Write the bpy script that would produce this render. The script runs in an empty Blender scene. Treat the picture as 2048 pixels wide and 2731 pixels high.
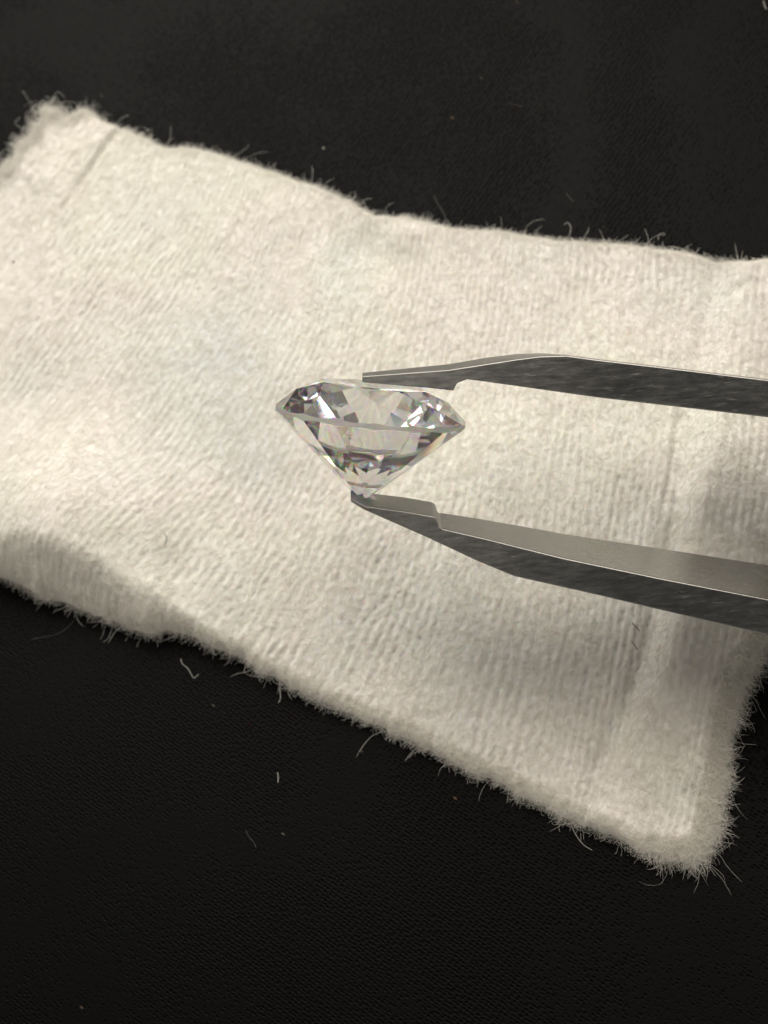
import bpy, bmesh, math, random
import numpy as np
from mathutils import Vector, Matrix
random.seed(7); rng = np.random.default_rng(11)
sc = bpy.context.scene
COL = sc.collection
# ------------------------------------------------------------------ camera (1 unit = 1 cm)
D = Vector((0.0, 0.0, 1.15))                 # centre of the stone
TH, AL, DIST = math.radians(25), math.radians(28), 7.0
cv = Vector((math.sin(TH)*math.sin(AL), -math.sin(TH)*math.cos(AL), math.cos(TH)))   # towards the camera
uv_ = (Vector((0, 1, 0)) - cv*cv.y).normalized()
rv = uv_.cross(cv).normalized()
FPX = 635.0*DIST
CX, CY = 1024.0, 1365.5
SX, SY = 988.0, 1110.0                        # the stone's centre in the photograph
# camera position such that D projects to (SX, SY)
camp = D + cv*DIST - rv*((SX-CX)/635.0) + uv_*((SY-CY)/635.0)
cam = bpy.data.cameras.new("camera"); camo = bpy.data.objects.new("camera", cam); COL.objects.link(camo)
M = Matrix.Identity(4)
for i in range(3):
    M[i][0] = rv[i]; M[i][1] = uv_[i]; M[i][2] = cv[i]; M[i][3] = camp[i]
camo.matrix_world = M
cam.sensor_fit = 'VERTICAL'; cam.sensor_height = 24.0
cam.lens = 24.0*FPX/2731.0
cam.clip_start = 0.05; cam.clip_end = 500
cam.dof.use_dof = True; cam.dof.focus_distance = DIST - 0.02; cam.dof.aperture_fstop = cam.lens/1000.0/0.066
sc.camera = camo

# ------------------------------------------------------------------ world and lamps
w = bpy.data.worlds.new("World"); sc.world = w; w.use_nodes = True
bg = w.node_tree.nodes["Background"]; bg.inputs[1].default_value = 1.0
# a dim warm room: lighter beyond the table, darker on the photographer's side
_t = w.node_tree; _c = _t.nodes.new('ShaderNodeTexCoord'); _s = _t.nodes.new('ShaderNodeSeparateXYZ'); _r = _t.nodes.new('ShaderNodeValToRGB')
_m = _t.nodes.new('ShaderNodeMapRange'); _m.inputs[1].default_value = -1; _m.inputs[2].default_value = 1
_t.links.new(_c.outputs['Generated'], _s.inputs[0]); _t.links.new(_s.outputs['Y'], _m.inputs[0]); _t.links.new(_m.outputs[0], _r.inputs[0]); 
# the photographer and the phone stand dark against the room
_d = _t.nodes.new('ShaderNodeVectorMath'); _d.operation = 'DOT_PRODUCT'; _d.inputs[1].default_value = tuple(cv); _t.links.new(_c.outputs['Generated'], _d.inputs[0])
_q = _t.nodes.new('ShaderNodeMapRange'); _q.interpolation_type = 'SMOOTHSTEP'; _q.inputs[1].default_value = 0.80; _q.inputs[2].default_value = 0.965; _t.links.new(_d.outputs['Value'], _q.inputs[0])
_x = _t.nodes.new('ShaderNodeMix'); _x.data_type = 'RGBA'; _t.links.new(_q.outputs[0], _x.inputs[0]); _t.links.new(_r.outputs[0], _x.inputs[6]); _x.inputs[7].default_value = (0.085, 0.082, 0.078, 1)
_t.links.new(_x.outputs[2], bg.inputs[0])
_r.color_ramp.elements[0].position = 0.25; _r.color_ramp.elements[0].color = (0.40, 0.37, 0.325, 1)
_r.color_ramp.elements[1].position = 0.85; _r.color_ramp.elements[1].color = (0.58, 0.535, 0.465, 1)

def area(name, loc, target, size, power, colr, sy=None):
    l = bpy.data.lights.new(name, 'AREA'); l.energy = power; l.color = colr; l.size = size
    if sy: l.shape = 'RECTANGLE'; l.size_y = sy
    o = bpy.data.objects.new(name, l); COL.objects.link(o); o.location = loc
    o.rotation_euler = (Vector(target)-Vector(loc)).to_track_quat('-Z', 'Y').to_euler()
    return o
area("desk_lamp", (-5.0, 12.0, 12.5), (-0.6, 0.8, 0), 11.0, 2400, (1.0, 0.955, 0.86))
area("overhead_fill", (4.0, 5.2, 13.0), (0.3, -1.2, 0), 9.0, 860, (1.0, 0.90, 0.79))  # unseen fill light added to soften the shadows on the cloth
area("cool_glint_light", (-4.25, 12.4, 5.66), (0, 0, 1.15), 0.7, 26, (0.74, 0.88, 1.0))  # unseen cool light added for the bluish glints in the stone
area("warm_glint_light", (10.2, 6.1, 7.0), (0, 0, 1.15), 1.4, 30, (1.0, 0.88, 0.70))  # unseen warm light added to make the stone's left facets flash
sc.view_settings.view_transform = 'Standard'; sc.view_settings.look = 'None'
sc.view_settings.exposure = 0.0; sc.view_settings.gamma = 1.0
sc.render.engine = 'CYCLES'
cy = sc.cycles
cy.max_bounces = 40; cy.transmission_bounces = 40; cy.glossy_bounces = 10; cy.diffuse_bounces = 4; cy.transparent_max_bounces = 12
cy.caustics_reflective = True; cy.caustics_refractive = True; cy.blur_glossy = 0.0
cy.sample_clamp_indirect = 6.0
cy.use_denoising = True
try:
    cy.denoiser = 'OPENIMAGEDENOISE'; cy.denoising_input_passes = 'RGB_ALBEDO_NORMAL'
except Exception: pass
try: sc.cycles_curves.shape = 'RIBBONS'
except Exception: pass

# ------------------------------------------------------------------ helpers
def ray(px, py):
    return (rv*((px-CX)/FPX) - uv_*((py-CY)/FPX) - cv)
def at_depth(px, py, wd):
    """point seen at pixel (px,py), wd cm nearer the camera than the stone"""
    return camp + ray(px, py)*(DIST-wd)
def at_z(px, py, z):
    d = ray(px, py); t = (z-camp.z)/d.z
    return camp + d*t
def project(P):
    """(n,3) world points -> full-photograph pixels"""
    q = np.asarray(P) - np.array(camp)
    x = q@np.array(rv); y = q@np.array(uv_); z = -(q@np.array(cv))
    return CX+FPX*x/z, CY-FPX*y/z
def newmat(name):
    m = bpy.data.materials.new(name); m.use_nodes = True
    nt = m.node_tree; nt.nodes.clear()
    out = nt.nodes.new('ShaderNodeOutputMaterial')
    return m, nt, out
def N(nt, t, **kw):
    n = nt.nodes.new(t)
    for k, v in kw.items():
        if k.startswith('i_'):
            key = k[2:]
            n.inputs[int(key) if key.isdigit() else key.replace('_', ' ')].default_value = v
        else: setattr(n, k, v)
    return n
def L(nt, a, b): nt.links.new(a, b)
def math_(nt, op, a, b=None, clamp=False):
    n = nt.nodes.new('ShaderNodeMath'); n.operation = op; n.use_clamp = clamp
    for i, v in enumerate((a, b)):
        if v is None: continue
        if isinstance(v, (int, float)): n.inputs[i].default_value = v
        else: nt.links.new(v, n.inputs[i])
    return n.outputs[0]
def ramp(nt, fac, stops):
    r = nt.nodes.new('ShaderNodeValToRGB')
    while len(r.color_ramp.elements) < len(stops): r.color_ramp.elements.new(0.5)
    for e, (p, c) in zip(r.color_ramp.elements, stops):
        e.position = p; e.color = c if len(c) == 4 else (*c, 1)
    nt.links.new(fac, r.inputs[0]); return r.outputs[0]
def mesh_obj(name, verts, faces, mat, parent=None, smooth=False):
    me = bpy.data.meshes.new(name); me.from_pydata([tuple(v) for v in verts], [], faces); me.update()
    if smooth: me.polygons.foreach_set('use_smooth', [True]*len(me.polygons))
    if mat: me.materials.append(mat)
    o = bpy.data.objects.new(name, me); COL.objects.link(o)
    if parent: o.parent = parent
    return o
def tag(o, label=None, cat=None, group=None, kind=None):
    for k, v in (('label', label), ('category', cat), ('group', group), ('kind', kind)):
        if v: o[k] = v
def curves_obj(name, P, R, mat, parent=None):
    """P (n,k,3) points, R (n,k) radii"""
    n, k, _ = P.shape
    c = bpy.data.hair_curves.new(name); c.add_curves([k]*n)
    c.attributes['position'].data.foreach_set('vector', np.ascontiguousarray(P, dtype=np.float32).ravel())
    if 'radius' not in c.attributes: c.attributes.new('radius', 'FLOAT', 'POINT')
    c.attributes['radius'].data.foreach_set('value', np.ascontiguousarray(R, dtype=np.float32).ravel())
    c.materials.append(mat)
    o = bpy.data.objects.new(name, c); COL.objects.link(o)
    if parent: o.parent = parent
    return o
def vnoise(x, y, seed=0):
    """smooth value noise, numpy, about -1..1"""
    r = np.random.default_rng(seed); T = r.uniform(-1, 1, (64, 64))
    xi = np.floor(x).astype(int); yi = np.floor(y).astype(int); fx = x-xi; fy = y-yi
    fx = fx*fx*(3-2*fx); fy = fy*fy*(3-2*fy)
    g = lambda a, b: T[a % 64, b % 64]
    return (g(xi, yi)*(1-fx)+g(xi+1, yi)*fx)*(1-fy)+(g(xi, yi+1)*(1-fx)+g(xi+1, yi+1)*fx)*fy
def sstep(a, b, x):
    t = np.clip((x-a)/(b-a), 0, 1); return t*t*(3-2*t)

# ------------------------------------------------------------------ black knitted fabric (the surface everything lies on)
m_mat, nt, out = newmat("black_knit")
tc = N(nt, 'ShaderNodeTexCoord'); mp = N(nt, 'ShaderNodeMapping')
mp.inputs['Rotation'].default_value = (0, 0, math.radians(35))
L(nt, tc.outputs['Object'], mp.inputs[0])
nz = N(nt, 'ShaderNodeTexNoise', i_Scale=1.3, i_Detail=2.0)
L(nt, mp.outputs[0], nz.inputs['Vector'])
wob = N(nt, 'ShaderNodeVectorMath', operation='SCALE'); wob.inputs['Scale'].default_value = 0.035
L(nt, nz.outputs['Color'], wob.inputs[0])
addv = N(nt, 'ShaderNodeVectorMath', operation='ADD'); L(nt, mp.outputs[0], addv.inputs[0]); L(nt, wob.outputs[0], addv.inputs[1])
sc2 = N(nt, 'ShaderNodeMapping'); sc2.inputs['Scale'].default_value = (40, 62, 40)
L(nt, addv.outputs[0], sc2.inputs[0])
vo = N(nt, 'ShaderNodeTexVoronoi', i_Scale=1.0, i_Randomness=0.42)
L(nt, sc2.outputs[0], vo.inputs['Vector'])
hole = N(nt, 'ShaderNodeMapRange'); hole.inputs[1].default_value = 0.08; hole.inputs[2].default_value = 0.5
L(nt, vo.outputs['Distance'], hole.inputs[0])
fine = N(nt, 'ShaderNodeTexNoise', i_Scale=2.2, i_Detail=4.0); L(nt, sc2.outputs[0], fine.inputs['Vector'])
big = N(nt, 'ShaderNodeTexNoise', i_Scale=0.6, i_Detail=3.0); L(nt, tc.outputs['Object'], big.inputs['Vector'])
h1 = math_(nt, 'ADD', math_(nt, 'MULTIPLY', hole.outputs[0], 0.75), math_(nt, 'MULTIPLY', fine.outputs['Fac'], 0.5))
colr = ramp(nt, h1, [(0.30, (0.0, 0.0, 0.0)), (0.72, (0.0006, 0.00062, 0.00064)), (1.0, (0.0026, 0.0027, 0.0028))])
# sparse coloured glints of tiny fibres, painted into the knit's colour
sp = N(nt, 'ShaderNodeMapping'); sp.inputs['Scale'].default_value = (12, 26, 20); L(nt, addv.outputs[0], sp.inputs[0])
vs = N(nt, 'ShaderNodeTexVoronoi', i_Scale=1.0, i_Randomness=1.0); L(nt, sp.outputs[0], vs.inputs['Vector'])
spk = math_(nt, 'LESS_THAN', vs.outputs['Distance'], 0.13)
sel = N(nt, 'ShaderNodeSeparateColor'); L(nt, vs.outputs['Color'], sel.inputs[0])
spk = math_(nt, 'MULTIPLY', spk, math_(nt, 'GREATER_THAN', sel.outputs[0], 0.98))
mx = N(nt, 'ShaderNodeMix', data_type='RGBA'); L(nt, spk, mx.inputs[0]); L(nt, colr, mx.inputs[6])
spc = ramp(nt, sel.outputs[1], [(0.0, (0.10, 0.055, 0.03)), (0.5, (0.05, 0.05, 0.045)), (1.0, (0.08, 0.03, 0.02))]); L(nt, spc, mx.inputs[7])
pb = N(nt, 'ShaderNodeBsdfPrincipled', i_Roughness=0.43)
pb.inputs['Specular IOR Level'].default_value = 0.046
pb.inputs['Sheen Weight'].default_value = 0.0; pb.inputs['Sheen Roughness'].default_value = 0.6
L(nt, mx.outputs[2], pb.inputs['Base Color'])
bp = N(nt, 'ShaderNodeBump', i_Strength=0.5, i_Distance=0.006); L(nt, h1, bp.inputs['Height'])
L(nt, bp.outputs[0], pb.inputs['Normal']); L(nt, pb.outputs[0], out.inputs[0])

gx = np.concatenate([[-60, -30, -15], np.linspace(-8, 8, 161), [15, 30, 60]]); gx = np.array(gx, float)
X, Y = np.meshgrid(gx, gx, indexing='ij')
Z = 0.035*vnoise(X*0.45+3, Y*0.45+9, 3)+0.003*vnoise(X*1.6, Y*1.6, 4)
Z = Z - 0.035
Z[(abs(X) > 8.01) | (abs(Y) > 8.01)] = -0.03
n = len(gx); V = np.stack([X, Y, Z], -1).reshape(-1, 3)
F = [(i*n+j, (i+1)*n+j, (i+1)*n+j+1, i*n+j+1) for i in range(n-1) for j in range(n-1)]
mat_o = mesh_obj("black_fabric", V, F, m_mat, smooth=True); tag(mat_o, kind='structure')

# ------------------------------------------------------------------ white polishing cloth
OUT = [(240,288,2),(285,335,1),(330,340,1),(400,375,1),(430,393,1),(500,398,1),(560,405,1),(640,430,1),(720,455,1),(800,485,1),
 (850,500,1),(930,535,1),(990,570,1),(1030,580,1),(1080,577,1),(1150,595,1),(1230,612,1),(1330,618,1),(1420,630,1),(1520,645,1),
 (1640,650,1),(1740,660,1),(1850,680,1),(1930,700,1),(2005,712,1),(2048,698,1),(2150,690,1),(2230,760,3),(2200,1000,3),(2150,1300,3),
 (2105,1500,3),(2052,1690,3),(2005,1799,3),(1965,1866,3),(1942,1966,3),(1940,2056,3),(1918,2128,3),(1908,2214,3),(1880,2285,3),(1819,2297,3),
 (1751,2279,3),(1697,2266,2),(1638,2230,2),(1525,2185,2),(1458,2148,2),(1390,2117,2),(1300,2074,2),(1160,2004,2),(1062,1961,2),
 (938,1899,2),(790,1838,2),(720,1800,2),(667,1776,2),(640,1745,2),(600,1735,2),(543,1708,2),(470,1690,2),(440,1675,2),(407,1692,2),(375,1680,2),(321,1657,2),(260,1640,2),(222,1628,2),(180,1600,2),
 (123,1590,2),(70,1565,2),(37,1556,2),(-10,1535,2),(-120,1470,2),(-190,1300,4),(-170,1000,4),(-130,700,4),(-60,520,4),(0,452,4),(42,415,4),
 (76,372,4),(108,312,4),(140,300,4),(169,312,4),(200,308,3)]
OUT = np.array(OUT, float)
def chaikin(P, it=2):
    for _ in range(it):
        Q = np.roll(P, -1, 0)
        P = np.stack([P*.75+Q*.25, P*.25+Q*.75], 1).reshape(-1, P.shape[1])
    return P
OUTS = chaikin(OUT, 2)
# fine ragged edge
def densify(P, step=7):
    out = []
    for a, b in zip(P, np.roll(P, -1, 0)):
        k = max(1, int(np.hypot(*(b-a)[:2])/step))
        for t in range(k): out.append(a+(b-a)*t/k)
    return np.array(out)
OUTD = densify(OUTS)
nrm = np.roll(OUTD[:, :2], -1, 0)-np.roll(OUTD[:, :2], 1, 0); nrm = np.stack([nrm[:, 1], -nrm[:, 0]], 1)
nrm /= np.linalg.norm(nrm, axis=1, keepdims=True)+1e-9        # outward in px (clockwise on screen)
amp = np.where(OUTD[:, 2] < 1.5, 2.5, 6.0)+np.where((OUTD[:, 2] > 3.5) & (OUTD[:, 1] < 470), 9, 0)
jit = vnoise(OUTD[:, 0]/13, OUTD[:, 1]/13, 8)*amp + vnoise(OUTD[:, 0]/45, OUTD[:, 1]/45, 9)*amp
OUTD[:, :2] += nrm*jit[:, None]
Z0 = 0.02
OW = np.array([at_z(a, b, Z0) for a, b, _ in OUTD])           # outline in the world
ctr = OW[:, :2].mean(0)

STEP = 0.009
x0, x1 = OW[:, 0].min()-.02, OW[:, 0].max()+.02; y0, y1 = OW[:, 1].min()-.02, OW[:, 1].max()+.02
nx, ny = int((x1-x0)/STEP)+1, int((y1-y0)/STEP)+1
GX, GY = np.meshgrid(x0+np.arange(nx)*STEP, y0+np.arange(ny)*STEP, indexing='ij')
def sdf(px_, py_, poly):
    a = poly; b = np.roll(poly, -1, 0)
    dmin = np.full(px_.shape, 1e9); inside = np.zeros(px_.shape, bool)
    nearx = np.zeros(px_.shape); neary = np.zeros(px_.shape)
    for (ax, ay), (bx, by) in zip(a, b):
        ex, ey = bx-ax, by-ay; l2 = ex*ex+ey*ey+1e-12
        t = np.clip(((px_-ax)*ex+(py_-ay)*ey)/l2, 0, 1)
        qx = ax+t*ex; qy = ay+t*ey; d = (px_-qx)**2+(py_-qy)**2
        m = d < dmin; dmin[m] = d[m]; nearx[m] = qx[m]; neary[m] = qy[m]
        c = ((ay > py_) != (by > py_)) & (px_ < (bx-ax)*(py_-ay)/(by-ay+1e-15)+ax)
        inside ^= c
    return np.sqrt(dmin), inside, nearx, neary
poly = OW[::2, :2]
DI, IN, NX, NY = sdf(GX, GY, poly)
PX, PY = project(np.stack([GX, GY, np.full(GX.shape, 0.13)], -1).reshape(-1, 3)); PX = PX.reshape(GX.shape); PY = PY.reshape(GX.shape)
PXR, PYR = PX.copy(), PY.copy()

def seg_dist(px_, py_, pts):
    """signed side distance to a polyline in px; also parameter 0..1 along it"""
    best = np.full(px_.shape, 1e9); side = np.zeros(px_.shape); par = np.zeros(px_.shape); K = len(pts)-1
    for i in range(K):
        ax, ay = pts[i]; bx, by = pts[i+1]; ex, ey = bx-ax, by-ay; l2 = ex*ex+ey*ey
        t = np.clip(((px_-ax)*ex+(py_-ay)*ey)/l2, 0, 1); qx = ax+t*ex; qy = ay+t*ey
        d = np.hypot(px_-qx, py_-qy); m = d < best
        best[m] = d[m]; side[m] = np.sign((px_-ax)*ey-(py_-ay)*ex)[m]; par[m] = ((i+t)/K)[m]
    return best*side, par        # positive = left of travel when travelling down the picture -> x larger side sign checked below

def height(PX, PY, DI):
    g = lambda x, y, sx, sy: np.exp(-((PX-x)/sx)**2-((PY-y)/sy)**2)
    low = sstep(1250, 1400, PY)
    lump = np.exp(-(np.abs(PX-210)/235)**3)*low
    W = 0.034+0.215*lump+0.03*np.exp(-((PX-560)/160)**2)*low
    H = 0.058+0.30*np.exp(-((PX-170)/300)**2)*sstep(1000, 1430, PY)
    t = np.clip(DI/W, 0, 1)
    prof = np.sqrt(np.clip(1-(1-t)**2, 0, 1))            # rounded rim
    prof = prof*(1-0.45*lump)+ (t*t*(3-2*t))*0.45*lump
    z = H*prof
    # creases and folds
    s, p = seg_dist(PX, PY, [(292, 325), (240, 400), (172, 498), (120, 620), (60, 800)])
    # raised hem strip left of the crease
    lev = (1-sstep(0.45, 1.0, p))*np.where(s < 0, sstep(0, 40, -s)*0+1, 0)
    edge = sstep(-3, 6, -s)
    z += 0.019*edge*(1-sstep(0.30, 0.75, p))*np.exp(-(np.maximum(-s, 0)/160)**2)
    z -= 0.012*np.exp(-((s-6)/7)**2)*(1-sstep(0.3, 0.55, p))
    s, p = seg_dist(PX, PY, [(1935, 640), (1905, 760), (1880, 880), (1860, 1000), (1845, 1150), (1812, 1330), (1790, 1480), (1748, 1660), (1705, 1800), (1650, 1920), (1600, 2030), (1575, 2110)])
    fade = np.sin(np.pi*np.clip(p*0.9+0.08, 0, 1))**0.5
    z -= 0.024*np.exp(-((s+16)/24)**2)*fade
    z += 0.085*np.exp(-(np.maximum(s-60, 0)/120)**2)*sstep(-20, 75, s)*fade
    s4, p4 = seg_dist(PX, PY, [(2050, 745), (1990, 742), (1940, 770), (1900, 820)])
    z -= 0.010*np.exp(-(s4/16)**2)*np.sin(np.pi*p4)
    s2, p2 = seg_dist(PX, PY, [(1868, 960), (1835, 1100), (1812, 1250), (1775, 1420)])
    z -= 0.022*np.exp(-((s2+30)/10)**2)*np.sin(np.pi*p2)
    s3, p3 = seg_dist(PX, PY, [(1885, 1290), (1890, 1330), (1880, 1380), (1850, 1430)])
    z += 0.005*sstep(-5, 5, -s3)*np.exp(-(np.maximum(-s3, 0)/50)**2)*np.sin(np.pi*p3)
    # long soft undulations
    z += 0.030*vnoise(PX/330+2, PY/420+5, 21)*sstep(0, .25, DI)+0.012*vnoise(PX/120+7, PY/170+2, 22)*sstep(0, .15, DI)
    z += 0.05*g(1065, 610, 60, 60)*sstep(0, .1, DI) - 0.05*g(975, 640, 110, 70)*sstep(0, .1, DI)
    z += 0.05*g(560, 1000, 330, 300)*sstep(0, .3, DI)
    # knit dimples and ribs, weak relief
    un, vn = knit(PX, PY)
    z += (0.0026*np.cos(2*np.pi*un/24+1.5*vnoise(PX/60, PY/60, 31))*(0.6+0.4*vnoise(PX/90, PY/50, 32))
          + 0.0024*vnoise(un/11, vn/19, 33))*sstep(0, .05, DI)
    return np.maximum(z, 0)
def dimples(PX, PY):
    un, vn = knit(PX, PY)
    a = (un+7*vnoise(PX/70, PY/70, 61))/22.0; b = (vn+10*vnoise(PX/60+5, PY/80, 62))/31.0
    a = a + 0.0; b = b + 0.5*(np.floor(a).astype(int) % 2)
    T = np.random.default_rng(63).uniform(-.24, .24, (97, 89, 2)); S = np.random.default_rng(64).uniform(.35, 1.15, (97, 89))
    ia = np.floor(a).astype(int); ib = np.floor(b).astype(int); out = np.zeros(a.shape)
    for da in (-1, 0, 1):
        for db in (-1, 0, 1):
            p, q_ = (ia+da) % 97, (ib+db) % 89
            d = np.hypot((a-(ia+da+T[p, q_, 0]))*1.15, (b-(ib+db+.5+T[p, q_, 1]))*.8)
            out = np.maximum(out, S[p, q_]*(1-sstep(.06, .40, d)))
    strength = 0.30+0.70*sstep(-.35, .45, vnoise(PX/210+4, PY/230+1, 65)+.5*sstep(900, 1900, PY)*sstep(300, 1200, PX))
    rib = (.5+.5*np.cos(2*np.pi*a))**1.5*(.45+.55*vnoise(PX/45+3, PY/90, 66))
    return (out*.62+rib*.34)*strength
def lean_tan(x, y):
    return np.tan(np.radians(np.clip(34-0.026*(np.clip(x, -200, 1500)-300)+0.007*(y-700), -5, 36)))
def knit(PX, PY):
    xx = PX.astype(float).copy(); yy = PY.astype(float).copy(); h = (1200-yy)/14
    for _ in range(14):
        xx = xx-lean_tan(xx, yy)*h; yy = yy+h
    return xx, PY-0.12*PX
DM = dimples(PX, PY)
HZ = height(PX, PY, DI)*IN + Z0 - 0.03
UN, VN = knit(PX, PY)
# keep cells whose corners are inside or adjacent; snap the outside corners to the outline
keepc = IN[:-1, :-1] | IN[1:, :-1] | IN[:-1, 1:] | IN[1:, 1:]
used = np.zeros(IN.shape, bool)
for di in (0, 1):
    for dj in (0, 1):
        used[di:nx-1+di, dj:ny-1+dj] |= keepc
snap = used & ~IN
VX = np.where(snap, NX, GX); VY = np.where(snap, NY, GY); VZ = np.where(snap, Z0-0.03, HZ)
idx = -np.ones(IN.shape, int); idx[used] = np.arange(used.sum())
verts = np.stack([VX[used], VY[used], VZ[used]], -1)
I, J = np.nonzero(keepc)
faces = np.stack([idx[I, J], idx[I+1, J], idx[I+1, J+1], idx[I, J+1]], -1)
cloth_e = bpy.data.objects.new("polishing_cloth", None); COL.objects.link(cloth_e)
cloth_e.location = (0, 0, 0)
tag(cloth_e, "off-white fluffy polishing cloth with frayed edges lying flat on the black fabric", "cloth")

m_cl, nt, out = newmat("cotton_flannel")
uvn = N(nt, 'ShaderNodeUVMap', uv_map="knit")
tc = N(nt, 'ShaderNodeTexCoord')
mp = N(nt, 'ShaderNodeMapping'); mp.inputs['Scale'].default_value = (1/22.0, 1/34.0, 1); L(nt, uvn.outputs[0], mp.inputs[0])
nzw = N(nt, 'ShaderNodeTexNoise', i_Scale=0.35, i_Detail=2.0); L(nt, mp.outputs[0], nzw.inputs['Vector'])
ws = N(nt, 'ShaderNodeVectorMath', operation='SCALE'); ws.inputs['Scale'].default_value = 1.1; L(nt, nzw.outputs['Color'], ws.inputs[0])
wa = N(nt, 'ShaderNodeVectorMath', operation='ADD'); L(nt, mp.outputs[0], wa.inputs[0]); L(nt, ws.outputs[0], wa.inputs[1])
vo = N(nt, 'ShaderNodeTexVoronoi', i_Scale=1.0, i_Randomness=0.62); L(nt, wa.outputs[0], vo.inputs['Vector'])
dim = N(nt, 'ShaderNodeMapRange', interpolation_type='SMOOTHSTEP'); dim.inputs[1].default_value = 0.05; dim.inputs[2].default_value = 0.42; L(nt, vo.outputs['Distance'], dim.inputs[0])
patch = N(nt, 'ShaderNodeTexNoise', i_Scale=1.5, i_Detail=3.0); L(nt, tc.outputs['Object'], patch.inputs['Vector'])
pstr = N(nt, 'ShaderNodeMapRange'); pstr.inputs[1].default_value = 0.32; pstr.inputs[2].default_value = 0.62; L(nt, patch.outputs['Fac'], pstr.inputs[0])
smz = N(nt, 'ShaderNodeAttribute', attribute_name="smooth_zone"); thz = N(nt, 'ShaderNodeAttribute', attribute_name="thin_zone")
rough_ = math_(nt, 'SUBTRACT', 1.0, math_(nt, 'MULTIPLY', smz.outputs['Fac'], 0.85))
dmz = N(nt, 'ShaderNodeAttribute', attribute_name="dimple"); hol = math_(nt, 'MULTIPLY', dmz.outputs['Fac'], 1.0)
fn = N(nt, 'ShaderNodeTexNoise', i_Scale=34.0, i_Detail=5.0, i_Roughness=0.7); L(nt, tc.outputs['Object'], fn.inputs['Vector'])
strk = N(nt, 'ShaderNodeMapping'); strk.inputs['Scale'].default_value = (1/9.0, 1/60.0, 1); L(nt, uvn.outputs[0], strk.inputs[0])
sn = N(nt, 'ShaderNodeTexNoise', i_Scale=1.0, i_Detail=4.0, i_Roughness=0.65); L(nt, strk.outputs[0], sn.inputs['Vector'])
tint = N(nt, 'ShaderNodeTexNoise', i_Scale=0.75, i_Detail=2.0); L(nt, tc.outputs['Object'], tint.inputs['Vector'])
tcol = ramp(nt, tint.outputs['Fac'], [(0.30, (0.785, 0.79, 0.76)), (0.44, (0.81, 0.81, 0.755)), (0.52, (0.82, 0.795, 0.77)), (0.66, (0.795, 0.80, 0.775))])
cpz = N(nt, 'ShaderNodeAttribute', attribute_name="cool_light_tint"); cpm = N(nt, 'ShaderNodeMix', data_type='RGBA'); L(nt, cpz.outputs['Fac'], cpm.inputs[0]); L(nt, tcol, cpm.inputs[6]); cpm.inputs[7].default_value = (0.67, 0.72, 0.745, 1); tcol = cpm.outputs[2]  # bluish light thrown on the cloth, painted into its colour
dk = N(nt, 'ShaderNodeMix', data_type='RGBA', blend_type='MULTIPLY'); dk.inputs[0].default_value = 1.0
L(nt, tcol, dk.inputs[6])
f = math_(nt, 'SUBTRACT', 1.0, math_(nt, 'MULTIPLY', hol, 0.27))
f = math_(nt, 'MULTIPLY', f, math_(nt, 'ADD', math_(nt, 'MULTIPLY', fn.outputs['Fac'], 0.16), 0.92))
f = math_(nt, 'MULTIPLY', f, math_(nt, 'ADD', math_(nt, 'MULTIPLY', sn.outputs['Fac'], 0.22), 0.88))
cc = N(nt, 'ShaderNodeCombineColor'); [L(nt, f, cc.inputs[i]) for i in range(3)]
L(nt, cc.outputs[0], dk.inputs[7])
pb = N(nt, 'ShaderNodeBsdfPrincipled', i_Roughness=0.95); pb.inputs['Subsurface Weight'].default_value = 0.5; pb.inputs['Subsurface Scale'].default_value = 0.025; pb.inputs['Subsurface Radius'].default_value = (1.0, .9, .75); pb.inputs['Specular IOR Level'].default_value = 0.1
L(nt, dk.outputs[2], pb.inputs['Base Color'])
hh = math_(nt, 'ADD', math_(nt, 'MULTIPLY', hol, -0.9), math_(nt, 'ADD', math_(nt, 'MULTIPLY', fn.outputs['Fac'], 0.7), math_(nt, 'MULTIPLY', sn.outputs['Fac'], 0.7)))
bp = N(nt, 'ShaderNodeBump', i_Strength=0.35, i_Distance=0.009); L(nt, hh, bp.inputs['Height']); L(nt, bp.outputs[0], pb.inputs['Normal'])
tn = N(nt, 'ShaderNodeTexNoise', i_Scale=9.0, i_Detail=4.0); L(nt, tc.outputs['Object'], tn.inputs['Vector'])
tm = N(nt, 'ShaderNodeMapRange', interpolation_type='SMOOTHSTEP'); tm.inputs[1].default_value = .46; tm.inputs[2].default_value = .68; L(nt, tn.outputs['Fac'], tm.inputs[0])
op = math_(nt, 'MULTIPLY', math_(nt, 'MULTIPLY', tm.outputs[0], thz.outputs['Fac']), .5, True)
trp = N(nt, 'ShaderNodeBsdfTransparent'); mxs = N(nt, 'ShaderNodeMixShader'); L(nt, op, mxs.inputs[0]); L(nt, pb.outputs[0], mxs.inputs[1]); L(nt, trp.outputs[0], mxs.inputs[2])
L(nt, mxs.outputs[0], out.inputs[0])

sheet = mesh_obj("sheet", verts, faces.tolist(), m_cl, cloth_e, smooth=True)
uvl = sheet.data.uv_layers.new(name="knit")
U, Vv = UN[used], VN[used]
li = np.zeros(len(sheet.data.loops), int); sheet.data.loops.foreach_get('vertex_index', li)
uvl.data.foreach_set('uv', np.stack([U[li], Vv[li]], -1).astype(np.float32).ravel())

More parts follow.
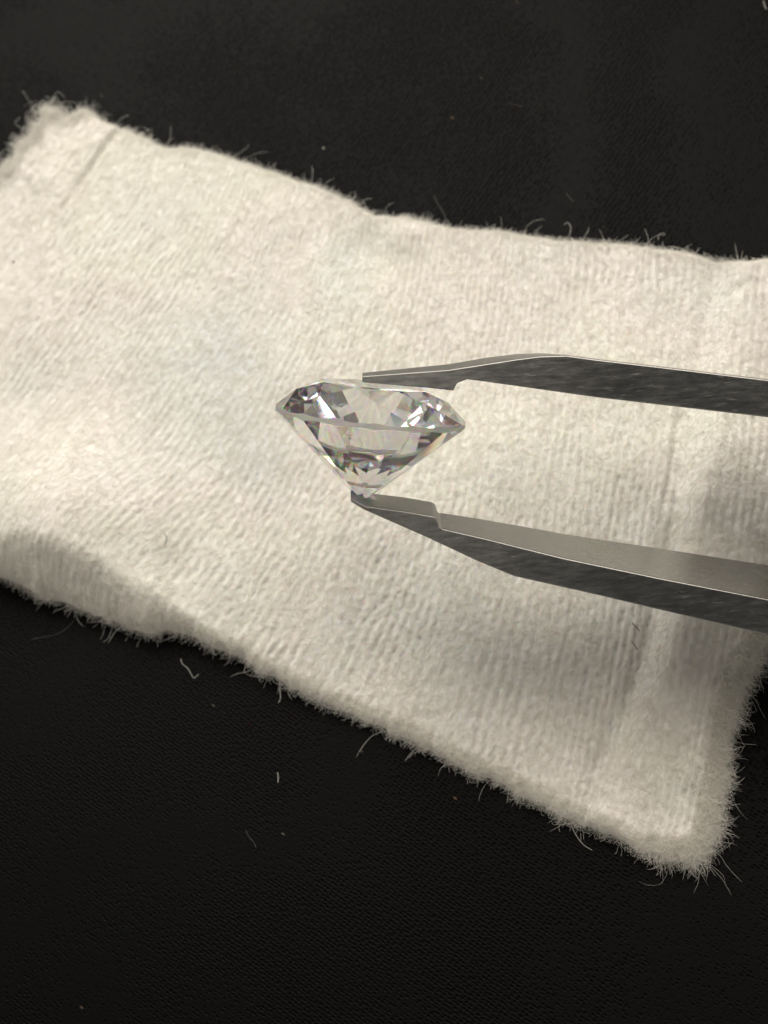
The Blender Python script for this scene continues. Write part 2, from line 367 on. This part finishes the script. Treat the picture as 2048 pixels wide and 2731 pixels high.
_sl, _ = seg_dist(PXR, PYR, [(292, 325), (240, 400), (172, 498), (120, 620), (60, 800), (20, 1000)])
_sr, _pr = seg_dist(PXR, PYR, [(1935, 640), (1905, 760), (1880, 880), (1860, 1000), (1845, 1150), (1812, 1330), (1790, 1480), (1748, 1660), (1705, 1800), (1650, 1920), (1600, 2030), (1575, 2110)])
SMO = np.maximum(sstep(0, 25, -_sl)*np.exp(-(np.maximum(-_sl-90, 0)/60)**2), sstep(0, 30, _sr)*sstep(1050, 1600, PYR)*np.exp(-(np.maximum(_sr-120, 0)/50)**2))
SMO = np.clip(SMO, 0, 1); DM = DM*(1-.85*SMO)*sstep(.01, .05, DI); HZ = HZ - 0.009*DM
sheet.data.vertices.foreach_set('co', np.stack([VX[used], VY[used], np.where(snap, Z0-0.03, HZ)[used]], -1).astype(np.float32).ravel()); sheet.data.update()
THN = np.maximum(sstep(110, 200, _sr)*sstep(900, 1300, PYR)*sstep(.26, .05, DI), sstep(130, 20, np.hypot(PXR-60, (PYR-380)*.7))*.9)
THN = np.maximum(THN, 0.45*sstep(.05, .0, DI))
for nm, A_ in (("smooth_zone", SMO), ("thin_zone", THN), ("dimple", DM), ("cool_light_tint", np.clip(np.exp(-((PXR-600)/170)**2-((PYR-960)/190)**2)+.8*np.exp(-((PXR-905)/75)**2-((PYR-700)/110)**2)+.6*np.exp(-((PXR-700)/120)**2-((PYR-1230)/90)**2), 0, 1)*(.7+.3*vnoise(PXR/60, PYR/60, 71)))):
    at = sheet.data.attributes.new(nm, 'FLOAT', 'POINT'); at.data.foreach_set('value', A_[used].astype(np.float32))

def surf_z(x, y):
    fx = np.clip((x-x0)/STEP, 0, nx-1.001); fy = np.clip((y-y0)/STEP, 0, ny-1.001)
    i = fx.astype(int); j = fy.astype(int); a = fx-i; b = fy-j
    return HZ[i, j]*(1-a)*(1-b)+HZ[i+1, j]*a*(1-b)+HZ[i, j+1]*(1-a)*b+HZ[i+1, j+1]*a*b

# fibres ---------------------------------------------------------------
def fibre_mat(name, c, trans=0.35):
    m, nt, out = newmat(name)
    d = N(nt, 'ShaderNodeBsdfDiffuse'); d.inputs[0].default_value = (*c, 1)
    t = N(nt, 'ShaderNodeBsdfTranslucent'); t.inputs[0].default_value = (*c, 1)
    mixs = N(nt, 'ShaderNodeMixShader'); mixs.inputs[0].default_value = trans
    L(nt, d.outputs[0], mixs.inputs[1]); L(nt, t.outputs[0], mixs.inputs[2]); L(nt, mixs.outputs[0], out.inputs[0]); return m
m_fib = fibre_mat("cotton_fibre", (0.84, 0.825, 0.78))
m_lint = fibre_mat("pale_lint", (0.50, 0.49, 0.46)); m_dim = fibre_mat("grey_lint", (0.10, 0.10, 0.095)); m_dark = fibre_mat("dark_hair", (0.02, 0.018, 0.015), 0.05)

K = 6
def lie_fibres(nf, lmin, lmax, lift, rad, spread, seed):
    r = np.random.default_rng(seed)
    ii, jj = np.nonzero(IN & (DI > 0.004) & (r.random(IN.shape) > DM*.9)); s = r.integers(0, len(ii), nf)
    bx = GX[ii[s], jj[s]]+r.uniform(-.5, .5, nf)*STEP; by = GY[ii[s], jj[s]]+r.uniform(-.5, .5, nf)*STEP
    px_ = PXR[ii[s], jj[s]]; py_ = PYR[ii[s], jj[s]]
    lean = np.arctan(lean_tan(px_, py_))
    ang = np.pi/2-lean+r.normal(0, spread, nf)
    ln = r.uniform(lmin, lmax, nf)*r.uniform(0.5, 1, nf); curl = r.normal(0, 1.5, nf)
    P = np.zeros((nf, K, 3)); x, y = bx.copy(), by.copy(); a = ang.copy()
    lf = np.abs(r.normal(0, lift, nf))+0.0006
    for k in range(K):
        t = k/(K-1)
        P[:, k, 0] = x; P[:, k, 1] = y; P[:, k, 2] = surf_z(x, y)+lf*math.sin(math.pi*min(1, t*.8+.05))
        a = a+curl/K+r.normal(0, .22, nf); x = x+np.cos(a)*ln/(K-1); y = y+np.sin(a)*ln/(K-1)
    R = np.full((nf, K), rad)*r.uniform(.6, 1.2, (nf, 1)); R[:, -1] *= .4; R[:, 0] *= .6
    return P, R
A = lie_fibres(120000, .02, .085, .005, .0006, .50, 41)
B = lie_fibres(9000, .08, .22, .010, .0007, 1.3, 42)
P = np.concatenate([A[0], B[0]]); R = np.concatenate([A[1], B[1]])
fz = curves_obj("surface_fuzz", P, R, m_fib, cloth_e); tag(fz, kind='stuff')

# fringe round the edge: many fine fibres leaving the rim
EDGE = OW; en = np.roll(EDGE[:, :2], -1, 0)-np.roll(EDGE[:, :2], 1, 0)
en = np.stack([-en[:, 1], en[:, 0]], 1); en /= np.linalg.norm(en, axis=1, keepdims=True)+1e-9
chk = ((EDGE[:, :2]-ctr)*en).sum(1).mean()
if chk < 0: en = -en
def fringe(kind, per, lmin, lmax, rad, curlyness, lift, inset, bias, seed, tang=0.7, prob=1.0, where=None):
    r = np.random.default_rng(seed)
    k_ = np.nonzero(np.round(OUTD[:, 2]) == kind)[0]
    if where is not None: k_ = k_[where(OUTD[k_, 0], OUTD[k_, 1])]
    s = np.repeat(k_, per); s = s[r.random(len(s)) < prob]; nf = len(s)
    clump = vnoise(OUTD[s, 0]/18, OUTD[s, 1]/18, seed+1)*.5+.5
    b = EDGE[s, :2]-en[s]*r.uniform(0, inset, (nf, 1))+r.normal(0, .012, (nf, 2))
    a = np.arctan2(en[s, 1], en[s, 0])+r.normal(0, tang, nf)
    if bias is not None:
        ba = bias[0]; a = ba+((a-ba+np.pi) % (2*np.pi)-np.pi)*(1-bias[1])
    ln = (lmin+(lmax-lmin)*r.random(nf)**3)*(0.45+0.9*clump); curl = r.normal(0, curlyness, nf)
    KK = 8; P = np.zeros((nf, KK, 3)); x, y = b[:, 0].copy(), b[:, 1].copy()
    z0 = surf_z(x, y); z1 = np.maximum(z0*r.uniform(.1, 1.0, nf), .005); up = np.abs(r.normal(0, lift, nf))
    for k in range(KK):
        t = k/(KK-1)
        P[:, k, 0] = x; P[:, k, 1] = y; P[:, k, 2] = np.maximum(z0*(1-t)+z1*t+up*math.sin(math.pi*t*.8)+.001, -.0)
        a = a+curl/KK*1.6+r.normal(0, .14*curlyness+.04, nf); x = x+np.cos(a)*ln/(KK-1); y = y+np.sin(a)*ln/(KK-1)
    R = np.full((nf, KK), rad)*r.uniform(.6, 1.2, (nf, 1)); R[:, -1] *= .3
    return P, R
def fr(*a, **k): return fringe(*a, **k)
sets = [fr(1, 60, .012, .045, .0004, 1.2, .010, .05, None, 51),
        fr(1, 1, .03, .06, .0004, 3.0, .02, .03, None, 52, prob=.3),
        fr(2, 150, .012, .062, .0004, 1.6, .014, .07, None, 53),
        fr(2, 1, .05, .15, .00045, 3.0, .02, .05, None, 54, prob=.6),
        fr(3, 190, .02, .10, .0004, 1.0, .02, .09, (math.radians(-58), .55), 55),
        fr(3, 3, .06, .20, .00038, 1.0, .02, .07, (math.radians(-56), .86), 56),
        fr(4, 120, .02, .09, .0004, 1.8, .02, .08, None, 57),
        fr(4, 2, .08, .24, .0006, 3.6, .03, .06, None, 58, prob=.6),
        fr(4, 7, .08, .26, .0007, 4.5, .05, .06, None, 59, where=lambda x, y: (x < 230) & (y < 470))]
def pad(P, R, k=8): return P, R
P = np.concatenate([s[0] for s in sets]); R = np.concatenate([s[1] for s in sets])
fg = curves_obj("edge_fringe", P, R, m_fib, cloth_e); tag(fg, kind='stuff')

# single loose fibres ---------------------------------------------------
def strand(name, pts, z, rad, mat, label, cat, parent=None, arch=0.0, group=None):
    """thin tube along px points lying at height z (function or number)"""
    W = []
    for i, (a, b) in enumerate(pts):
        p = at_z(a, b, z); t = i/(len(pts)-1)
        W.append(Vector((p.x, p.y, p.z+arch*math.sin(math.pi*t))))
    # Catmull-Rom
    Q = []
    for i in range(len(W)-1):
        p0 = W[max(i-1, 0)]; p1 = W[i]; p2 = W[i+1]; p3 = W[min(i+2, len(W)-1)]
        for k in range(6):
            t = k/6; Q.append(0.5*((2*p1)+(p2-p0)*t+(2*p0-5*p1+4*p2-p3)*t*t+(3*p1-p0-3*p2+p3)*t**3))
    Q.append(W[-1]); vs, fs = [], []; n = len(Q)
    for i, q in enumerate(Q):
        d = (Q[min(i+1, n-1)]-Q[max(i-1, 0)]).normalized(); s = d.cross(Vector((0, 0, 1)))
        s = s.normalized() if s.length > 1e-5 else Vector((1, 0, 0)); u2 = s.cross(d)
        rr = rad*(0.35 if i in (0, n-1) else 1)*(0.85+.3*random.random())
        for k in range(6):
            a = k*math.pi/3; vs.append(q+s*math.cos(a)*rr+u2*math.sin(a)*rr)
    for i in range(n-1):
        for k in range(6): fs.append((i*6+k, i*6+(k+1) % 6, (i+1)*6+(k+1) % 6, (i+1)*6+k))
    fs += [tuple(range(5, -1, -1)), tuple((n-1)*6+k for k in range(6))]
    o = mesh_obj(name, vs, fs, mat, parent, smooth=True)
    if cat: tag(o, label, cat, group)
    return o
zc = 0.145
strand("dark_hair", [(438, 1422), (444, 1432), (443, 1444), (439, 1454)], 0.20, .0017, m_dark, "short dark curved hair on the white cloth above the shaded lower left rim", "hair")
strand("dark_hair", [(1686, 1661), (1695, 1672), (1706, 1683)], 0.15, .0020, m_dark, "short straight dark hair on the white cloth just under the lower tweezer arm", "hair")
strand("dark_hair", [(1684, 1710), (1693, 1722), (1701, 1733)], 0.15, .0016, m_dark, "second dark hair on the white cloth, below the one nearest the tweezer arm", "hair")
strand("dark_speck", [(33, 702), (38, 696)], 0.19, .0040, m_dark, "tiny black speck on the white cloth near the left side of the photo", "speck")
LB = [([(1158, 522), (1165, 540), (1176, 556), (1186, 575), (1192, 594)], .0026, m_dim, "pale blurred hair on black fabric rising from the middle of the cloth's top edge"),
      ([(1504, 600), (1512, 594), (1520, 600), (1522, 612), (1518, 630)], .0018, m_lint, "hook shaped white hair at the cloth's upper edge above the tweezers"),
      ([(1755, 640), (1758, 626), (1768, 622), (1774, 626)], .0014, m_lint, "tiny curled white hair at the upper edge right of the hook shaped one"),
      ([(740, 2060), (742, 2074), (741, 2088)], .0024, m_lint, "short straight white lint on the black fabric below the cloth"),
      ([(655, 2215), (664, 2232), (676, 2246), (683, 2262)], .0016, m_dim, "faint wavy grey hair on the black fabric far below the cloth"),
      ([(1080, 2030), (1095, 2010), (1112, 1995), (1120, 2002), (1104, 2008), (1090, 2022)], .0014, m_lint, "looped white hair hanging from the cloth's lower edge at its middle"),
      ([(482, 1757), (486, 1770), (500, 1782), (508, 1795), (517, 1808), (530, 1798)], .0016, m_lint, "wavy white hair curling onto black fabric below the frayed lower left edge"),
      ([(82, 1706), (110, 1700), (150, 1692), (178, 1675), (200, 1652)], .0012, m_dim, "long thin grey hair on black fabric under the shaded lower left rim"),
      ([(745, 1815), (746, 1840), (748, 1862), (742, 1875)], .0018, m_lint, "white hair dangling straight down from the cloth's lower edge"),
      ([(1520, 2195), (1535, 2225), (1555, 2252), (1580, 2268)], .0014, m_lint, "fine hair trailing off the lower edge toward the bottom right corner of the cloth"),
      ([(2036, 2), (2039, 14), (2044, 25)], .0022, m_lint, "pale lint on black fabric in the photo's top right corner"),
      ([(1355, 275), (1385, 282), (1395, 284)], .0016, m_dim, "faint grey lint on black fabric between top edge of photo and cloth"),
      ([(1510, 515), (1520, 528), (1530, 540)], .0022, m_dim, "faint short lint on black fabric just above the hook shaped hair")]
for pts, r_, m_, lab in LB:
    strand("lint_hair", pts, 0.012, r_, m_, lab, "lint", group="lint hairs on the black fabric")
def crumb(px_, py_, r_, label):
    p = at_z(px_, py_, 0.0); bm = bmesh.new(); bmesh.ops.create_icosphere(bm, subdivisions=2, radius=r_)
    for v in bm.verts: v.co *= 1+random.uniform(-.3, .3); v.co.z *= .6
    me = bpy.data.meshes.new("lint_ball"); bm.to_mesh(me); bm.free(); me.materials.append(m_lint)
    o = bpy.data.objects.new("lint_ball", me); COL.objects.link(o); o.location = (p.x, p.y, r_*.5); tag(o, label, "lint")
crumb(863, 396, .006, "small pale lint ball on the black fabric above the cloth's upper edge")

# ------------------------------------------------------------------ the stone
def brilliant(R=0.4):
    g = 0.036*R*1.0; zg, zb = g, -g
    ca = math.radians(34.5); rt = 0.575*R; zt = zg+(R-rt)*math.tan(ca)
    rB = 0.80*R
    def pol(r, a, z): return Vector((r*math.cos(a), r*math.sin(a), z))
    zB = zg+(R-rB*math.cos(math.radians(22.5)))*math.tan(ca)
    planes = [(Vector((0, 0, zt)), Vector((0, 0, 1)))]
    def pl(a, b, c):
        n = (b-a).cross(c-a).normalized()
        if n.dot(a) < 0: n = -n
        planes.append((a, n))
    pa = math.radians(41.2); zc_ = zb-R*math.tan(pa)
    rE = 0.22*R; zE = zc_+rE*math.cos(math.radians(22.5))*math.tan(pa)
    for k in range(8):
        a = math.radians(45*k); h = math.radians(22.5)
        A = pol(R, a, zg); Bp = pol(rB, a+h, zB); Bm = pol(rB, a-h, zB); T = pol(rt, a, zt); T2 = pol(rt, a+2*h, zt)
        C = pol(R, a+h, zg); A2 = pol(R, a+2*h, zg)
        pl(T, Bp, Bm); pl(T, T2, Bp); pl(A, Bp, C); pl(C, Bp, A2)
        a_ = pol(R, a, zb); c_ = pol(R, a+h, zb); a2_ = pol(R, a+2*h, zb); E = pol(rE, a+h, zE); cul = Vector((0, 0, zc_))
        Em = pol(rE, a-h, zE)
        pl(cul, E, Em); pl(a_, c_, E); pl(c_, a2_, E)
    bm = bmesh.new()
    bmesh.ops.create_cone(bm, cap_ends=True, segments=128, radius1=R*.9995, radius2=R*.9995, depth=4*R)
    for co, no in planes:
        gm = bm.verts[:]+bm.edges[:]+bm.faces[:]
        res = bmesh.ops.bisect_plane(bm, geom=gm, dist=1e-7, plane_co=co, plane_no=no, clear_outer=True)
        ed = [e for e in res['geom_cut'] if isinstance(e, bmesh.types.BMEdge)]
        bmesh.ops.holes_fill(bm, edges=[e for e in bm.edges if e.is_boundary], sides=0)
    bmesh.ops.remove_doubles(bm, verts=bm.verts[:], dist=2e-6)
    bmesh.ops.recalc_face_normals(bm, faces=bm.faces[:])
    return bm, zt, zc_
bm, zt, zcul = brilliant()
me = bpy.data.meshes.new("diamond"); bm.to_mesh(me); bm.free()
for p in me.polygons: p.use_smooth = False
m_d, nt, out = newmat("diamond_glass")
def glass_mix(nt, rough, parts):
    prev = None
    for c, ior in parts:
        gb = N(nt, 'ShaderNodeBsdfGlass'); gb.inputs['Color'].default_value = (*c, 1); gb.inputs['Roughness'].default_value = rough; gb.inputs['IOR'].default_value = ior
        if prev is None: prev = gb.outputs[0]
        else:
            ad = N(nt, 'ShaderNodeAddShader'); L(nt, prev, ad.inputs[0]); L(nt, gb.outputs[0], ad.inputs[1]); prev = ad.outputs[0]
    return prev
q = 0.55
# a faint pale haze mixed into the facets to lift their darks
HAZE = N(nt, 'ShaderNodeMixShader'); fd = N(nt, 'ShaderNodeBsdfTranslucent'); fd.inputs[0].default_value = (.85, .82, .77, 1); L(nt, fd.outputs[0], HAZE.inputs[2])
ftc = N(nt, 'ShaderNodeTexCoord'); fnz = N(nt, 'ShaderNodeTexNoise', i_Scale=5.0, i_Detail=4.0); L(nt, ftc.outputs['Object'], fnz.inputs['Vector'])
fmr = N(nt, 'ShaderNodeMapRange'); fmr.inputs[1].default_value = .35; fmr.inputs[2].default_value = .7; fmr.inputs[3].default_value = .005; fmr.inputs[4].default_value = .028; L(nt, fnz.outputs['Fac'], fmr.inputs[0]); L(nt, fmr.outputs[0], HAZE.inputs[0])
L(nt, HAZE.outputs[0], out.inputs[0])
L(nt, glass_mix(nt, 0.0, [((q, q, q), 2.418), ((1-q, 0, 0), 2.406), ((0, 1-q, 0), 2.419), ((0, 0, 1-q), 2.444)]), HAZE.inputs[1])
m_g, nt, out = newmat("bruted_girdle")
dg = N(nt, 'ShaderNodeBsdfDiffuse'); dg.inputs[0].default_value = (.72, .70, .66, 1); tg = N(nt, 'ShaderNodeBsdfTranslucent'); tg.inputs[0].default_value = (.80, .78, .74, 1)
m1 = N(nt, 'ShaderNodeMixShader'); m1.inputs[0].default_value = .6; L(nt, dg.outputs[0], m1.inputs[1]); L(nt, tg.outputs[0], m1.inputs[2])
m2 = N(nt, 'ShaderNodeMixShader'); m2.inputs[0].default_value = .35; L(nt, m1.outputs[0], m2.inputs[1]); L(nt, glass_mix(nt, .35, [((1, 1, 1), 2.418)]), m2.inputs[2]); L(nt, m2.outputs[0], out.inputs[0])
me.materials.append(m_d); me.materials.append(m_g)
for p in me.polygons:
    if abs(p.normal.z) < 0.02: p.material_index = 1
dia = bpy.data.objects.new("diamond", me); COL.objects.link(dia)
E_D, ROLL = math.radians(9.0), math.radians(5.7)
ax = (uv_*math.cos(E_D)+cv*math.sin(E_D))                       # axis of the stone, table tipped towards the camera
ax = (Matrix.Rotation(-ROLL, 3, cv) @ ax).normalized()          # and leaning to the right
sx = ax.cross(cv).normalized()*-1; sx = sx if sx.dot(rv) > 0 else -sx
syv = ax.cross(sx).normalized()
spin = Matrix.Rotation(math.radians(26.5), 4, 'Z')
Rm = Matrix.Identity(4)
for i in range(3): Rm[i][0] = sx[i]; Rm[i][1] = syv[i]; Rm[i][2] = ax[i]
dia.matrix_world = Matrix.Translation(D) @ Rm @ spin
tag(dia, "clear round brilliant cut diamond gripped table up between the two tweezer tips", "diamond")
# inclusion: tiny dark flecks just under a front pavilion facet
m_inc, nt, out = newmat("dark_inclusion"); d_ = N(nt, 'ShaderNodeBsdfDiffuse'); d_.inputs[0].default_value = (.03, .027, .022, 1); L(nt, d_.outputs[0], out.inputs[0])
bm = bmesh.new()
for (a, b, s) in ((0, 0, 1.0), (.011, .003, .6), (.003, -.016, 1.1), (-.012, .004, .5), (.010, -.019, .7)):
    r = bmesh.ops.create_icosphere(bm, subdivisions=1, radius=.0034*s)
    for v in r['verts']: v.co = Vector((v.co.x*1.5+a, v.co.y+0, v.co.z*.8+b))
me = bpy.data.meshes.new("inclusion"); bm.to_mesh(me); bm.free(); me.materials.append(m_inc)
inc = bpy.data.objects.new("inclusion", me); COL.objects.link(inc); inc.parent = dia
inc.matrix_parent_inverse = Matrix.Identity(4)
inc.matrix_local = spin.inverted() @ Matrix.Translation((-.075, -.335, -.045))

# ------------------------------------------------------------------ tweezers
m_st, nt, out = newmat("worn_steel")
tc = N(nt, 'ShaderNodeTexCoord')
mp = N(nt, 'ShaderNodeMapping'); mp.inputs['Rotation'].default_value = (0, 0, math.radians(10)); mp.inputs['Scale'].default_value = (5, 60, 60); L(nt, tc.outputs['Object'], mp.inputs[0])
br = N(nt, 'ShaderNodeTexNoise', i_Scale=1.0, i_Detail=5.0, i_Roughness=.65); L(nt, mp.outputs[0], br.inputs['Vector'])
gr = N(nt, 'ShaderNodeTexNoise', i_Scale=70.0, i_Detail=5.0, i_Roughness=.7); L(nt, tc.outputs['Object'], gr.inputs['Vector'])
pt = N(nt, 'ShaderNodeTexNoise', i_Scale=3.0, i_Detail=3.0); L(nt, tc.outputs['Object'], pt.inputs['Vector'])
colm = ramp(nt, math_(nt, 'ADD', math_(nt, 'MULTIPLY', gr.outputs['Fac'], .4), math_(nt, 'MULTIPLY', br.outputs['Fac'], .6)), [(.30, (.22, .22, .212)), (.50, (.29, .29, .282)), (.72, (.37, .37, .36))])
pb = N(nt, 'ShaderNodeBsdfPrincipled'); pb.inputs['Metallic'].default_value = 1.0
L(nt, colm, pb.inputs['Base Color'])
sx_ = N(nt, 'ShaderNodeSeparateXYZ'); L(nt, tc.outputs['Object'], sx_.inputs[0])
jaw = N(nt, 'ShaderNodeMapRange'); jaw.inputs[1].default_value = 1.0; jaw.inputs[2].default_value = .15; jaw.inputs[3].default_value = 0.0; jaw.inputs[4].default_value = .20; L(nt, sx_.outputs[0], jaw.inputs[0])
rg = math_(nt, 'ADD', math_(nt, 'MULTIPLY', br.outputs['Fac'], .26), math_(nt, 'ADD', math_(nt, 'MULTIPLY', pt.outputs['Fac'], .16), .04))
scm = N(nt, 'ShaderNodeMapping'); scm.inputs['Rotation'].default_value = (0, 0, math.radians(38)); scm.inputs['Scale'].default_value = (14, 120, 60); L(nt, tc.outputs['Object'], scm.inputs[0])
scn = N(nt, 'ShaderNodeTexNoise', i_Scale=1.0, i_Detail=2.0); L(nt, scm.outputs[0], scn.inputs['Vector'])
scr = N(nt, 'ShaderNodeMapRange'); scr.inputs[1].default_value = .62; scr.inputs[2].default_value = .74; L(nt, scn.outputs['Fac'], scr.inputs[0])
rg = math_(nt, 'ADD', math_(nt, 'ADD', rg, jaw.outputs[0]), math_(nt, 'MULTIPLY', scr.outputs[0], .14))
L(nt, rg, pb.inputs['Roughness'])
hb = math_(nt, 'ADD', math_(nt, 'MULTIPLY', br.outputs['Fac'], .6), math_(nt, 'MULTIPLY', gr.outputs['Fac'], .22))
bp = N(nt, 'ShaderNodeBump', i_Strength=.22, i_Distance=.003); L(nt, hb, bp.inputs['Height']); L(nt, bp.outputs[0], pb.inputs['Normal'])
L(nt, pb.outputs[0], out.inputs[0])

tw = bpy.data.objects.new("tweezers", None); COL.objects.link(tw)
tag(tw, "dark worn steel gem tweezers reaching in from the right and gripping the diamond", "tweezers")
# profiles measured on the photograph (px): front edge top / bottom, back edges as px above, width in cm
UP_T = [(966,1003),(1197,986),(1377,958),(1440,950),(1509,948),(1600,960),(1765,979),(2048,1013)]
UP_B = [(966,1020),(1018,1025),(1142,1035),(1209,1042),(1219,1022),(1246,1012),(1300,1019),(1600,1061),(2048,1113)]
UP_D = [(966,9),(1197,15),(1300,17),(1377,14),(1440,8),(1509,2),(2048,2)]          # how far the back edge stands above
UP_W = [(966,.11),(1197,.20),(1377,.28),(1509,.36),(2048,.48)]
LO_T = [(935,1329),(976,1350),(1080,1364),(1160,1378),(1170,1402),(1180,1410),(1281,1433),(1502,1488),(1765,1543),(2048,1598)]
LO_B = [(935,1338),(969,1359),(1142,1435),(1274,1497),(1371,1537),(1592,1587),(1765,1628),(2048,1694)]
LO_D = [(935,29),(1000,37),(1080,38),(1150,38),(1160,34),(1166,30),(1180,42),(1440,61),(1765,80),(2048,91)]
LO_W = [(935,.16),(1160,.24),(1440,.35),(2048,.50)]
def arm(T, B, Dd, Wd, name, push):
    xs = sorted(set([p[0] for p in T]+[p[0] for p in B]+[p[0] for p in Dd]))
    f = lambda q, x: float(np.interp(x, [a for a, _ in q], [b for _, b in q]))
    secs = []
    for x in xs:
        wn = push + 0.075 + 0.05*max(0, (x-980)/635.0)         # the far ends rise towards the viewer
        wd = f(Wd, x); dd = f(Dd, x)
        secs.append([at_depth(x, f(T, x), wn), at_depth(x, f(B, x), wn),
                     at_depth(x, f(B, x)-dd*.8-3, wn-wd), at_depth(x, f(T, x)-dd, wn-wd)])
    return secs
upS = arm(UP_T, UP_B, UP_D, UP_W, "arm", .0)
loS = arm(LO_T, LO_B, LO_D, LO_W, "arm", .0)
dm = None
mu = sum(upS[-1], Vector())/4; ml = sum(loS[-1], Vector())/4; mid = (mu+ml)/2
dm = ((mu-sum(upS[-3], Vector())/4).normalized()+(ml-sum(loS[-3], Vector())/4).normalized()).normalized()
dm = (dm+cv*.24).normalized()          # out of the picture the shanks rise clear of the table
for S, m0 in ((upS, mu), (loS, ml)):
    last = [v.copy() for v in S[-1]]
    for t, k in ((1.2, .98), (3.0, .86), (5.5, .52), (7.5, .20), (9.0, .105)):
        S.append([mid+dm*t+(m0-mid)*k+(v-m0)*(1-.04*t) for v in last])
def loft(S, name):
    vs = [v for s in S for v in s]; fs = []; n = len(S)
    for i in range(n-1):
        for k in range(4): fs.append((i*4+k, i*4+(k+1) % 4, (i+1)*4+(k+1) % 4, (i+1)*4+k))
    fs += [(3, 2, 1, 0), tuple((n-1)*4+k for k in range(4))]
    o = mesh_obj(name, vs, fs, m_st, tw)
    bmm = bmesh.new(); bmm.from_mesh(o.data); bmesh.ops.recalc_face_normals(bmm, faces=bmm.faces[:]); bmm.to_mesh(o.data); bmm.free()
    bv = o.modifiers.new("bevel", 'BEVEL'); bv.width = .0045; bv.segments = 2; bv.limit_method = 'ANGLE'; bv.angle_limit = math.radians(35)
    return o
ua = loft(upS, "arm"); la = loft(loS, "arm")
ua['label'] = "upper arm with a stepped jaw pad resting on the stone's flat top"; la['label'] = "lower arm with a broad pale inner face under the stone's point"
# heel: the block that joins both arms outside the picture
hc = mid+dm*9.2
a1 = upS[-1]; b1 = loS[-1]
H0 = [a1[0], b1[1], b1[2], a1[3]]
hv = [v+dm*(-.6) for v in H0]+[v+dm*.9 for v in H0]
c0 = sum(H0, Vector())/4
hv = [(v-(c0+dm*s))*1.04+(c0+dm*s) for v, s in zip(hv, [-.6]*4+[.9]*4)]
heel = mesh_obj("heel", hv, [(0,1,2,3),(7,6,5,4),(0,4,5,1),(1,5,6,2),(2,6,7,3),(3,7,4,0)], m_st, tw)
bmm = bmesh.new(); bmm.from_mesh(heel.data); bmesh.ops.recalc_face_normals(bmm, faces=bmm.faces[:]); bmm.to_mesh(heel.data); bmm.free()
bv = heel.modifiers.new("bevel", 'BEVEL'); bv.width = .03; bv.segments = 2
